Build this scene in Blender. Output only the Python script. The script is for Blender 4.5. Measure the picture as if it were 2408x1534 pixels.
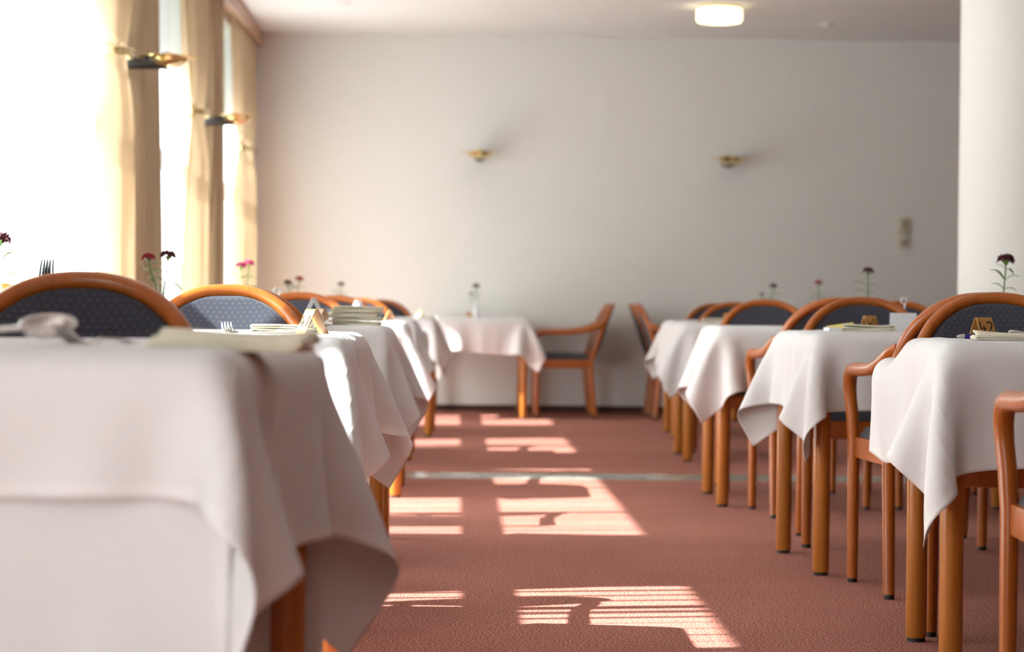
import bpy, bmesh, math, random
import numpy as np
from mathutils import Matrix, Vector

# ------------------------------------------------------------------ clear
for _o in list(bpy.data.objects):
    bpy.data.objects.remove(_o, do_unlink=True)
scene = bpy.context.scene
COL = scene.collection
PI = math.pi
R = math.radians

# ------------------------------------------------------------------ camera
IMG_W, IMG_H, FPX = 2408.0, 1534.0, 5686.0        # 85 mm on a 36 mm frame
CAM_Z = 0.80
VPX, VPY, ROLL = 1080.0, 728.0, 0.0105            # where the rows run to, camera roll
_ey = Vector(((VPX - IMG_W / 2) / FPX, (IMG_H / 2 - VPY) / FPX, -1.0)).normalized()
_ex = Vector((math.cos(ROLL), -math.sin(ROLL), 0.0))
_ex = (_ex - _ey * _ex.dot(_ey)).normalized()
_ez = _ex.cross(_ey)
CAMROT = Matrix((_ex, _ey, _ez))                  # world <- camera
cam_data = bpy.data.cameras.new('camera')
cam_data.sensor_width = 36.0
cam_data.lens = FPX / IMG_W * 36.0
cam_data.clip_start = 0.05
cam_data.clip_end = 200
cam_data.dof.use_dof = True
cam_data.dof.focus_distance = 5.75
cam_data.dof.aperture_fstop = 4.4
cam = bpy.data.objects.new('camera', cam_data)
cam.matrix_world = Matrix.Translation((0, 0, CAM_Z)) @ CAMROT.to_4x4()
COL.objects.link(cam)
scene.camera = cam


def at(px, py, Y):
    """world point on the plane y = Y that the photograph shows at (px, py)"""
    d = CAMROT @ Vector(((px - IMG_W / 2) / FPX, (IMG_H / 2 - py) / FPX, -1.0))
    t = Y / d.y
    return Vector((d.x * t, Y, CAM_Z + d.z * t))


# ------------------------------------------------------------------ world, sun, exposure
world = bpy.data.worlds.new('daylight')
scene.world = world
world.use_nodes = True
_wn = world.node_tree.nodes
_wn.clear()
_bg = _wn.new('ShaderNodeBackground')
_bg.inputs[0].default_value = (0.84, 0.91, 1.0, 1)
_bg.inputs[1].default_value = 0.75
_wo = _wn.new('ShaderNodeOutputWorld')
world.node_tree.links.new(_bg.outputs[0], _wo.inputs[0])

SUN_EL, SUN_AZ = R(41.7), R(9.0)
sun_dir = Vector((math.cos(SUN_EL) * math.cos(SUN_AZ), math.cos(SUN_EL) * math.sin(SUN_AZ), -math.sin(SUN_EL)))
sun_data = bpy.data.lights.new('sun', 'SUN')
sun_data.energy = 60.0
sun_data.angle = R(0.45)
sun_data.color = (0.945, 0.985, 0.975)
sun = bpy.data.objects.new('sun', sun_data)
sun.rotation_euler = sun_dir.to_track_quat('-Z', 'Y').to_euler()
sun.location = (-8, 8, 9)
COL.objects.link(sun)

scene.view_settings.view_transform = 'Standard'
scene.view_settings.look = 'None'
scene.view_settings.gamma = 1.0
scene.view_settings.use_curve_mapping = False
scene.view_settings.exposure = 0.49
cy = scene.cycles
cy.use_denoising = True
cy.adaptive_threshold = 0.04
cy.max_bounces = 7
cy.diffuse_bounces = 4
cy.glossy_bounces = 3
cy.transmission_bounces = 4
cy.transparent_max_bounces = 16
cy.sample_clamp_indirect = 8.0
cy.caustics_reflective = False
cy.caustics_refractive = False


# ------------------------------------------------------------------ materials
def new_mat(name):
    m = bpy.data.materials.new(name)
    m.use_nodes = True
    m.node_tree.nodes.clear()
    return m, m.node_tree.nodes, m.node_tree.links


def principled(name, color, rough=0.5, metal=0.0, spec=0.5, coat=0.0, coat_rough=0.1):
    m, n, l = new_mat(name)
    b = n.new('ShaderNodeBsdfPrincipled')
    o = n.new('ShaderNodeOutputMaterial')
    b.inputs['Base Color'].default_value = (*color, 1)
    b.inputs['Roughness'].default_value = rough
    b.inputs['Metallic'].default_value = metal
    b.inputs['Specular IOR Level'].default_value = spec
    b.inputs['Coat Weight'].default_value = coat
    b.inputs['Coat Roughness'].default_value = coat_rough
    l.new(b.outputs[0], o.inputs[0])
    return m, n, l, b


def ramp_noise(n, l, coord, scale_vec, scale, detail, c0, c1, p0=0.3, p1=0.7):
    mp = n.new('ShaderNodeMapping')
    mp.inputs['Scale'].default_value = scale_vec
    l.new(coord, mp.inputs[0])
    t = n.new('ShaderNodeTexNoise')
    t.inputs['Scale'].default_value = scale
    t.inputs['Detail'].default_value = detail
    l.new(mp.outputs[0], t.inputs['Vector'])
    r = n.new('ShaderNodeValToRGB')
    r.color_ramp.elements[0].position = p0
    r.color_ramp.elements[0].color = (*c0, 1)
    r.color_ramp.elements[1].position = p1
    r.color_ramp.elements[1].color = (*c1, 1)
    l.new(t.outputs['Fac'], r.inputs[0])
    return t, r


def add_bump(n, l, b, height, strength, dist):
    bp = n.new('ShaderNodeBump')
    bp.inputs['Strength'].default_value = strength
    bp.inputs['Distance'].default_value = dist
    l.new(height, bp.inputs['Height'])
    l.new(bp.outputs[0], b.inputs['Normal'])


def wood_mat(name, c0, c1, rough=0.32):
    m, n, l, b = principled(name, c0, rough, coat=0.22, coat_rough=0.15)
    tc = n.new('ShaderNodeTexCoord')
    t, r = ramp_noise(n, l, tc.outputs['Object'], (60, 60, 4.0), 1.0, 5, c0, c1, 0.25, 0.75)
    l.new(r.outputs[0], b.inputs['Base Color'])
    return m


M = {}
M['wood'] = wood_mat('honey_wood', (0.36, 0.088, 0.009), (0.47, 0.125, 0.014))
M['wood_table'] = wood_mat('table_wood', (0.40, 0.13, 0.016), (0.53, 0.185, 0.026), 0.38)
M['pelmet'] = wood_mat('pale_wood', (0.50, 0.29, 0.17), (0.56, 0.33, 0.20), 0.5)
M['black'] = principled('black_rubber', (0.015, 0.015, 0.017), 0.5)[0]
M['dark_metal'] = principled('black_lacquer', (0.012, 0.012, 0.013), 0.25)[0]
M['brass'] = principled('polished_brass', (0.83, 0.66, 0.33), 0.12, 1.0)[0]
M['steel'] = principled('cutlery_steel', (0.72, 0.71, 0.69), 0.16, 1.0)[0]
M['white_paint'] = principled('white_frame_paint', (0.8, 0.8, 0.78), 0.4)[0]
M['ivory'] = principled('ivory_plastic', (0.62, 0.57, 0.43), 0.4)[0]
M['skirting'] = principled('dark_skirting', (0.055, 0.014, 0.012), 0.5)[0]
M['ink'] = principled('black_paint', (0.015, 0.012, 0.01), 0.5)[0]
M['cutlery_handle'] = principled('dark_tines', (0.05, 0.05, 0.055), 0.3, 0.8)[0]
M['paper'] = principled('white_card', (0.82, 0.81, 0.84), 0.6)[0]
M['paper_yellow'] = principled('yellow_paper', (0.85, 0.72, 0.22), 0.6)[0]
M['pen_blue'] = principled('blue_plastic', (0.012, 0.014, 0.22), 0.3)[0]
M['wire_white'] = principled('white_wire', (0.8, 0.8, 0.8), 0.3)[0]
M['concrete'] = principled('pale_concrete', (0.085, 0.09, 0.08), 0.8)[0]
M['tan'] = principled('tan_veneer', (0.50, 0.24, 0.055), 0.42, coat=0.15)[0]


def plaster(name, col):
    m, n, l, b = principled(name, col, 0.85, spec=0.25)
    tc = n.new('ShaderNodeTexCoord')
    t = n.new('ShaderNodeTexNoise')
    t.inputs['Scale'].default_value = 160
    t.inputs['Detail'].default_value = 3
    l.new(tc.outputs['Object'], t.inputs['Vector'])
    add_bump(n, l, b, t.outputs['Fac'], 0.12, 0.002)
    return m


M['wall'] = plaster('wall_plaster', (0.80, 0.78, 0.755))
M['ceiling'] = plaster('ceiling_plaster', (0.82, 0.80, 0.785))
M['unseen_wall'] = wood_mat('dark_unseen_wall', (0.10, 0.045, 0.022), (0.14, 0.065, 0.03), 0.5)  # dark finish made up for the unseen walls, cuts bounced light
M['column'] = plaster('column_plaster', (0.82, 0.80, 0.76))


def carpet():
    m, n, l, b = principled('dusty_red_carpet', (0.3, 0.1, 0.09), 0.95, spec=0.15)
    tc = n.new('ShaderNodeTexCoord')
    t1, r1 = ramp_noise(n, l, tc.outputs['Object'], (1, 1, 1), 190, 2, (0.29, 0.075, 0.063), (0.76, 0.43, 0.31), 0.46, 0.67)
    t2, r2 = ramp_noise(n, l, tc.outputs['Object'], (1, 1, 1), 1.3, 3, (0.88, 0.88, 0.88), (1.06, 1.06, 1.06), 0.3, 0.7)
    mx = n.new('ShaderNodeMix')
    mx.data_type = 'RGBA'
    mx.blend_type = 'MULTIPLY'
    mx.inputs[0].default_value = 1.0
    l.new(r1.outputs[0], mx.inputs[6])
    l.new(r2.outputs[0], mx.inputs[7])
    l.new(mx.outputs[2], b.inputs['Base Color'])
    add_bump(n, l, b, t1.outputs['Fac'], 0.5, 0.004)
    return m


M['carpet'] = carpet()


def marble():
    m, n, l, b = principled('grey_green_marble', (0.4, 0.4, 0.35), 0.22)
    tc = n.new('ShaderNodeTexCoord')
    t, r = ramp_noise(n, l, tc.outputs['Object'], (1, 1, 1), 7, 6, (0.25, 0.25, 0.215), (0.46, 0.43, 0.37), 0.35, 0.68)
    l.new(r.outputs[0], b.inputs['Base Color'])
    return m


M['marble'] = marble()


def cloth(name, col, transl=0.12, weave=900, bump=0.15):
    m, n, l = new_mat(name)
    d = n.new('ShaderNodeBsdfPrincipled')
    d.inputs['Base Color'].default_value = (*col, 1)
    d.inputs['Roughness'].default_value = 0.75
    d.inputs['Specular IOR Level'].default_value = 0.25
    d.inputs['Sheen Weight'].default_value = 0.1
    tr = n.new('ShaderNodeBsdfTranslucent')
    tr.inputs[0].default_value = (*col, 1)
    mx = n.new('ShaderNodeMixShader')
    mx.inputs[0].default_value = transl
    o = n.new('ShaderNodeOutputMaterial')
    l.new(d.outputs[0], mx.inputs[1])
    l.new(tr.outputs[0], mx.inputs[2])
    l.new(mx.outputs[0], o.inputs[0])
    tc = n.new('ShaderNodeTexCoord')
    t = n.new('ShaderNodeTexNoise')
    t.inputs['Scale'].default_value = weave
    l.new(tc.outputs['Object'], t.inputs['Vector'])
    add_bump(n, l, d, t.outputs['Fac'], bump, 0.0006)
    return m


M['linen'] = cloth('white_linen', (0.86, 0.845, 0.85), 0.12)
_n, _l = M['linen'].node_tree.nodes, M['linen'].node_tree.links
_at = _n.new('ShaderNodeAttribute')
_at.attribute_name = 'hem'
_lt = _n.new('ShaderNodeMapRange')            # sewn hem: double cloth lets less light through
_lt.inputs[1].default_value = 0.0185
_lt.inputs[2].default_value = 0.0200
_lt.inputs[3].default_value = 0.05
_lt.inputs[4].default_value = 0.12
_l.new(_at.outputs['Fac'], _lt.inputs[0])
_mix = [q for q in _n if q.type == 'MIX_SHADER'][0]
_l.new(_lt.outputs[0], _mix.inputs[0])
_bp2 = _n.new('ShaderNodeBump')
_bp2.inputs['Strength'].default_value = 0.6
_bp2.inputs['Distance'].default_value = 0.002
_l.new(_lt.outputs[0], _bp2.inputs['Height'])
_bp1 = [q for q in _n if q.type == 'BUMP' and q != _bp2][0]
_l.new(_bp2.outputs[0], _bp1.inputs['Normal'])
M['drape'] = cloth('beige_curtain', (0.62, 0.46, 0.29), 0.16, 500, 0.2)
M['napkin'] = cloth('cream_napkin', (0.84, 0.78, 0.61), 0.10, 1200, 0.25)


def sheer():
    m, n, l = new_mat('sheer_voile')
    tp = n.new('ShaderNodeBsdfTransparent')
    tp.inputs[0].default_value = (0.97, 0.97, 0.97, 1)
    tr = n.new('ShaderNodeBsdfTranslucent')
    tr.inputs[0].default_value = (0.95, 0.95, 0.96, 1)
    df = n.new('ShaderNodeBsdfDiffuse')
    df.inputs[0].default_value = (0.85, 0.85, 0.87, 1)
    a = n.new('ShaderNodeMixShader')
    a.inputs[0].default_value = 0.35
    l.new(tr.outputs[0], a.inputs[1])
    l.new(df.outputs[0], a.inputs[2])
    c = n.new('ShaderNodeMixShader')
    c.inputs[0].default_value = 0.68
    l.new(tp.outputs[0], c.inputs[1])
    l.new(a.outputs[0], c.inputs[2])
    o = n.new('ShaderNodeOutputMaterial')
    l.new(c.outputs[0], o.inputs[0])
    return m


M['sheer'] = sheer()


def clear(name, col, fac, rough=0.03):
    m, n, l = new_mat(name)
    tp = n.new('ShaderNodeBsdfTransparent')
    tp.inputs[0].default_value = (*col, 1)
    g = n.new('ShaderNodeBsdfGlossy')
    g.inputs['Roughness'].default_value = rough
    mx = n.new('ShaderNodeMixShader')
    mx.inputs[0].default_value = fac
    o = n.new('ShaderNodeOutputMaterial')
    l.new(tp.outputs[0], mx.inputs[1])
    l.new(g.outputs[0], mx.inputs[2])
    l.new(mx.outputs[0], o.inputs[0])
    return m


M['pane'] = clear('window_glass', (0.95, 0.97, 0.96), 0.06)
M['glass'] = clear('vase_glass', (0.93, 0.96, 0.95), 0.14)


def acrylic():
    m, n, l, b = principled('frosted_acrylic', (0.86, 0.87, 0.90), 0.2)
    b.inputs['Alpha'].default_value = 0.72
    return m


M['acrylic'] = acrylic()


def fabric():
    """slate blue upholstery with a woven motif of three short gold dashes in staggered rows"""
    m, n, l, b = principled('slate_blue_fabric', (0.05, 0.06, 0.09), 0.85, spec=0.2)
    b.inputs['Sheen Weight'].default_value = 0.15
    tc = n.new('ShaderNodeTexCoord')
    sp = n.new('ShaderNodeSeparateXYZ')
    l.new(tc.outputs['Object'], sp.inputs[0])

    def mth(op, a, bb=None, cc=None):
        q = n.new('ShaderNodeMath')
        q.operation = op
        for i, v in enumerate((a, bb, cc)):
            if v is None:
                continue
            if isinstance(v, (int, float)):
                q.inputs[i].default_value = v
            else:
                l.new(v, q.inputs[i])
        return q.outputs[0]

    v = mth('MULTIPLY', mth('SUBTRACT', sp.outputs[2], sp.outputs[1]), 1 / 0.0165)
    row = mth('FLOOR', v)
    fv = mth('SUBTRACT', mth('FRACT', v), 0.5)
    odd = mth('MODULO', mth('ABSOLUTE', row), 2.0)
    u = mth('ADD', mth('MULTIPLY', sp.outputs[0], 1 / 0.0165), mth('MULTIPLY', odd, 0.5))
    fu = mth('SUBTRACT', mth('FRACT', mth('ADD', u, 100.0)), 0.5)
    sgn = mth('SUBTRACT', 1.0, mth('MULTIPLY', odd, 2.0))
    tilt = mth('MULTIPLY', mth('MULTIPLY', fv, 0.45), sgn)
    su = mth('SUBTRACT', fu, tilt)
    stripe = mth('GREATER_THAN', mth('COSINE', mth('MULTIPLY', su, 2 * PI * 7.0)), 0.1)
    inside = mth('LESS_THAN', mth('ADD', mth('MULTIPLY', mth('ABSOLUTE', su), 1.5), mth('ABSOLUTE', fv)), 0.30)
    mask = mth('MULTIPLY', stripe, inside)
    mx = n.new('ShaderNodeMix')
    mx.data_type = 'RGBA'
    mx.inputs[6].default_value = (0.046, 0.050, 0.072, 1)
    mx.inputs[7].default_value = (0.15, 0.12, 0.08, 1)
    l.new(mask, mx.inputs[0])
    l.new(mx.outputs[2], b.inputs['Base Color'])
    t = n.new('ShaderNodeTexNoise')
    t.inputs['Scale'].default_value = 1400
    l.new(tc.outputs['Object'], t.inputs['Vector'])
    add_bump(n, l, b, t.outputs['Fac'], 0.3, 0.0008)
    return m


M['fabric'] = fabric()


def petal(name, c0, c1):
    m, n, l, b = principled(name, c0, 0.6)
    tc = n.new('ShaderNodeTexCoord')
    t, r = ramp_noise(n, l, tc.outputs['Object'], (1, 1, 1), 150, 2, c0, c1)
    l.new(r.outputs[0], b.inputs['Base Color'])
    return m


M['maroon'] = petal('maroon_petals', (0.05, 0.002, 0.010), (0.11, 0.006, 0.02))
M['crimson'] = petal('crimson_petals', (0.42, 0.003, 0.03), (0.28, 0.004, 0.03))
M['magenta'] = petal('magenta_petals', (0.50, 0.015, 0.17), (0.30, 0.008, 0.06))
M['leaf'] = principled('leaf_green', (0.10, 0.22, 0.03), 0.5)[0]
M['stalk'] = principled('stalk_green', (0.13, 0.23, 0.05), 0.55)[0]


# ------------------------------------------------------------------ mesh helpers
class MB:
    def __init__(self):
        self.v = []
        self.f = []

    def add(self, vs, fs):
        o = len(self.v)
        self.v += [tuple(p) for p in vs]
        self.f += [tuple(i + o for i in f) for f in fs]
        return self

    def box(self, lo, hi, bev=0.0):
        x0, y0, z0 = lo
        x1, y1, z1 = hi
        if bev <= 0:
            return self.add([(x0, y0, z0), (x1, y0, z0), (x1, y1, z0), (x0, y1, z0), (x0, y0, z1), (x1, y0, z1), (x1, y1, z1), (x0, y1, z1)],
                            [(3, 2, 1, 0), (4, 5, 6, 7), (0, 1, 5, 4), (1, 2, 6, 5), (2, 3, 7, 6), (3, 0, 4, 7)])
        bm = bmesh.new()
        bmesh.ops.create_cube(bm, size=1.0)
        bmesh.ops.scale(bm, vec=(x1 - x0, y1 - y0, z1 - z0), verts=bm.verts)
        bmesh.ops.translate(bm, vec=((x0 + x1) / 2, (y0 + y1) / 2, (z0 + z1) / 2), verts=bm.verts)
        bmesh.ops.bevel(bm, geom=list(bm.edges), offset=bev, segments=2, affect='EDGES', profile=0.6)
        bm.verts.index_update()
        self.add([v.co[:] for v in bm.verts], [[v.index for v in f.verts] for f in bm.faces])
        bm.free()
        return self

    def tube(self, pts, rad, seg=12, cap=True, up=None, flat=1.0):
        """sweep an ellipse along pts; rad a number or one per point; flat scales the second axis"""
        pts = [Vector(p) for p in pts]
        n = len(pts)
        rs = [rad] * n if isinstance(rad, (int, float)) else list(rad)
        tang = []
        for i in range(n):
            a = pts[max(i - 1, 0)]
            b = pts[min(i + 1, n - 1)]
            tang.append((b - a).normalized())
        nrm = Vector(up) if up is not None else (Vector((1, 0, 0)) if abs(tang[0].x) < 0.8 else Vector((0, 1, 0)))
        vs, fs = [], []
        for i in range(n):
            t = tang[i]
            nrm = (nrm - t * nrm.dot(t)).normalized()
            bn = t.cross(nrm)
            for k in range(seg):
                a = 2 * PI * k / seg
                vs.append(pts[i] + nrm * (math.cos(a) * rs[i]) + bn * (math.sin(a) * rs[i] * flat))
        for i in range(n - 1):
            for k in range(seg):
                k2 = (k + 1) % seg
                fs.append((i * seg + k, i * seg + k2, (i + 1) * seg + k2, (i + 1) * seg + k))
        if cap:
            fs.append(tuple(range(seg - 1, -1, -1)))
            fs.append(tuple((n - 1) * seg + k for k in range(seg)))
        return self.add(vs, fs)

    def lathe(self, prof, seg=24, center=(0, 0, 0), a0=0.0, a1=2 * PI):
        full = abs(a1 - a0 - 2 * PI) < 1e-6
        m = seg if full else seg + 1
        vs, fs = [], []
        for r, z in prof:
            for k in range(m):
                a = a0 + (a1 - a0) * k / seg
                vs.append((center[0] + r * math.cos(a), center[1] + r * math.sin(a), center[2] + z))
        for i in range(len(prof) - 1):
            for k in range(seg):
                k2 = (k + 1) % m
                fs.append((i * m + k, i * m + k2, (i + 1) * m + k2, (i + 1) * m + k))
        return self.add(vs, fs)

    def grid(self, fn, nu, nv):
        vs = [fn(i / nu, j / nv) for j in range(nv + 1) for i in range(nu + 1)]
        w = nu + 1
        fs = [(j * w + i, j * w + i + 1, (j + 1) * w + i + 1, (j + 1) * w + i) for j in range(nv) for i in range(nu)]
        return self.add(vs, fs)

    def mesh(self, name, mat, smooth=True):
        me = bpy.data.meshes.new(name)
        me.from_pydata(self.v, [], self.f)
        me.validate()
        me.materials.append(M[mat])
        if smooth:
            me.polygons.foreach_set('use_smooth', [True] * len(me.polygons))
            try:
                me.set_sharp_from_angle(angle=R(40))
            except Exception:
                pass
        me.update()
        return me

    def obj(self, name, mat, parent=None, smooth=True):
        return link(name, self.mesh(name, mat, smooth), parent)


def link(name, me, parent=None):
    o = bpy.data.objects.new(name, me)
    COL.objects.link(o)
    if parent is not None:
        o.parent = parent
    return o


def tag(o, label=None, cat=None, group=None, kind=None):
    if label:
        o['label'] = label
    if cat:
        o['category'] = cat
    if group:
        o['group'] = group
    if kind:
        o['kind'] = kind
    return o


def empty(name, loc=(0, 0, 0), rz=0.0):
    o = bpy.data.objects.new(name, None)
    o.empty_display_size = 0.1
    o.location = loc
    o.rotation_euler = (0, 0, rz)
    COL.objects.link(o)
    return o


def copy_tree(o, parent=None):
    c = o.copy()
    COL.objects.link(c)
    c.parent = parent
    for ch in list(o.children):
        copy_tree(ch, c)
    return c


def structure(o, label=None):
    o['kind'] = 'structure'
    if label:
        o['label'] = label
    return o


def arc_pts(c, r, a0, a1, n, ax=(1, 0, 0), ay=(0, 0, 1)):
    c, ax, ay = Vector(c), Vector(ax), Vector(ay)
    return [c + ax * (r * math.cos(a0 + (a1 - a0) * i / n)) + ay * (r * math.sin(a0 + (a1 - a0) * i / n)) for i in range(n + 1)]


# ================================================================== SETTING
WALL_Y, CEIL_Z = 19.03, 2.955
PIER_X, SHEER_X, GLASS_X = -1.70, -1.765, -1.97
ROOM_X1, ROOM_Y0 = 8.5, -4.0
STRIP0, STRIP1 = 11.43, 11.85

m = MB()
m.box((-2.1, ROOM_Y0 - 0.2, -0.12), (ROOM_X1 + 0.2, STRIP0, 0.0))
m.box((-2.1, STRIP1, -0.12), (ROOM_X1 + 0.2, WALL_Y + 0.2, 0.0))
structure(m.obj('floor', 'carpet', smooth=False), 'dusty red flecked carpet floor of the dining room')
strip = structure(MB().box((-1.7, STRIP0, -0.12), (ROOM_X1, STRIP1, -0.014)).obj('floor_strip', 'concrete', smooth=False),
                  'narrow strip of grey marble tiles crossing the carpet')
_t0 = None
k = 0
x = -1.66
while x < 6.0:
    w = 0.594
    mt = MB().box((0, STRIP0 + 0.003, -0.014), (w - 0.004, STRIP1 - 0.003, 0.002), 0.0012).obj('marble_tile', 'marble', strip, smooth=False)
    mt.location = (x, 0, 0)
    x += w

structure(MB().box((-2.1, WALL_Y, -0.1), (ROOM_X1 + 0.2, WALL_Y + 0.2, 3.2)).obj('wall_back', 'wall', smooth=False))
structure(MB().box((ROOM_X1, ROOM_Y0, -0.1), (ROOM_X1 + 0.2, WALL_Y, 3.2)).obj('wall_right', 'unseen_wall', smooth=False))
structure(MB().box((-2.1, ROOM_Y0 - 0.2, -0.1), (ROOM_X1 + 0.2, ROOM_Y0, 3.2)).obj('wall_front', 'unseen_wall', smooth=False))
structure(MB().box((-2.1, ROOM_Y0 - 0.2, CEIL_Z), (ROOM_X1 + 0.2, WALL_Y + 0.2, CEIL_Z + 0.2)).obj('ceiling', 'ceiling', smooth=False))
structure(MB().box((-1.69, WALL_Y - 0.016, 0.0), (ROOM_X1, WALL_Y, 0.052), 0.003).obj('baseboard_back', 'skirting', smooth=False))
structure(MB().box((-2.75, ROOM_Y0 - 3, 3.08), (-2.0, WALL_Y + 3, 3.25)).obj('roof_eave', 'white_paint', smooth=False),
          'overhanging eave above the windows')
structure(MB().box((-40, -30, -0.3), (-2.1, 50, -0.16)).obj('ground', 'concrete', smooth=False), 'dark paving outside the windows')

# left wall: sill band, lintel and piers between the windows
PIERS = [(-2.45, 1.55), (2.95, 1.50), (7.42, 0.45), (12.50, 0.66), (15.98, 0.46)]     # middle, half width; first two unseen, sized for the light on the foreground table
m = MB()
m.box((-2.1, ROOM_Y0, -0.1), (PIER_X, WALL_Y, 0.10))
m.box((-2.1, ROOM_Y0, 2.86), (PIER_X, WALL_Y, CEIL_Z + 0.1))
edges = [ROOM_Y0]
for p, hw in PIERS:
    m.box((-2.1, p - hw, 0.10), (PIER_X, p + hw, 2.86))
    edges += [p - hw, p + hw]
m.box((-2.1, WALL_Y - 0.16, 0.10), (PIER_X, WALL_Y, 2.86))
edges.append(WALL_Y - 0.16)
structure(m.obj('wall_left', 'wall', smooth=False))

WIN = [(edges[i], edges[i + 1]) for i in range(0, len(edges), 2) if edges[i + 1] - edges[i] > 0.3]
WINOBJ = []
TRANSOM = 1.86
for i, (y0, y1) in enumerate(WIN):
    w = structure(MB().box((GLASS_X - 0.004, y0 + 0.04, 0.14), (GLASS_X + 0.004, y1 - 0.04, 2.82)).obj('window_%d' % (i + 1), 'pane', smooth=False),
                  'tall window behind the sheer curtain')
    WINOBJ.append(w)
    f = MB()
    f.box((GLASS_X - 0.035, y0, 0.10), (GLASS_X + 0.035, y0 + 0.06, 2.86))
    f.box((GLASS_X - 0.035, y1 - 0.06, 0.10), (GLASS_X + 0.035, y1, 2.86))
    f.box((GLASS_X - 0.035, y0, 0.10), (GLASS_X + 0.035, y1, 0.17))
    f.box((GLASS_X - 0.035, y0, 2.79), (GLASS_X + 0.035, y1, 2.86))
    f.obj('window_frame', 'white_paint', w, smooth=False)
    MB().box((GLASS_X - 0.03, y0, TRANSOM - 0.045), (GLASS_X + 0.03, y1, TRANSOM + 0.045)).obj('transom', 'white_paint', w, smooth=False)
    for q in range(1, 3):
        yy = y0 + (y1 - y0) * q / 3
        MB().box((GLASS_X - 0.03, yy - 0.03, 0.12), (GLASS_X + 0.03, yy + 0.03, 2.84)).obj('mullion', 'white_paint', w, smooth=False)

# curtain pelmet along the window wall
pel = structure(MB().box((-1.585, ROOM_Y0, 2.845), (-1.56, WALL_Y, CEIL_Z), 0.003).obj('trim_1', 'pelmet', smooth=False),
                'pale wooden curtain pelmet under the ceiling')
MB().box((-1.70, ROOM_Y0, 2.925), (-1.585, WALL_Y, CEIL_Z)).obj('pelmet_top', 'pelmet', pel, smooth=False)

# column on the right
COLX, COLY, COLR = 2.775, 11.64, 0.36
structure(MB().lathe([(COLR, 0.0), (COLR, CEIL_Z)], 64).obj('column', 'column'), 'round white plastered column on the far side of the tables').location = (COLX, COLY, 0)


# ================================================================== CURTAINS
def sheer_curtain(y0, y1, seed, label, parent=None):
    rnd = random.Random(seed)
    W = y1 - y0
    n = int(W / 0.115)
    ph = [rnd.uniform(-0.5, 0.5) for _ in range(n + 2)]
    amp = [rnd.uniform(0.5, 1.6) for _ in range(n + 2)]

    def fn(u, v):
        k = u * n
        i = int(min(k, n - 1e-6))
        fr = k - i
        a = amp[i] * (1 - fr) + amp[i + 1] * fr
        p = ph[i] * (1 - fr) + ph[i + 1] * fr
        th = 2 * PI * k + p * 2.0
        wob = 1 + 0.12 * math.sin(3 * v + i)
        y = y0 + W * u + 0.036 * a * wob * math.sin(th)
        xx = SHEER_X + 0.020 * a * math.cos(th)
        return (xx, min(max(y, y0), y1), 0.025 + v * 2.83)

    o = MB().grid(fn, n * 14, 6).obj('sheer_curtain', 'sheer', parent)
    return o if parent else tag(o, label, 'sheer curtain', 'sheer curtains along the windows')


SHEERS = [
    (-0.88, 1.43, None),
    (4.47, 6.95, None),
    (7.9, 11.9, 'glowing white sheer curtain, widest one, at the picture edge before the first beige drape'),
    (13.05, 15.55, 'glowing white sheer curtain between the two brass arm lamps'),
    (16.36, WALL_Y - 0.02, 'narrow white sheer curtain next to the back wall corner'),
]
for i, (a, b, lab) in enumerate(SHEERS):
    sheer_curtain(a, b, 12 + i, lab, None if lab else WINOBJ[i])      # windows out of the picture carry theirs as a part


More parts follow.
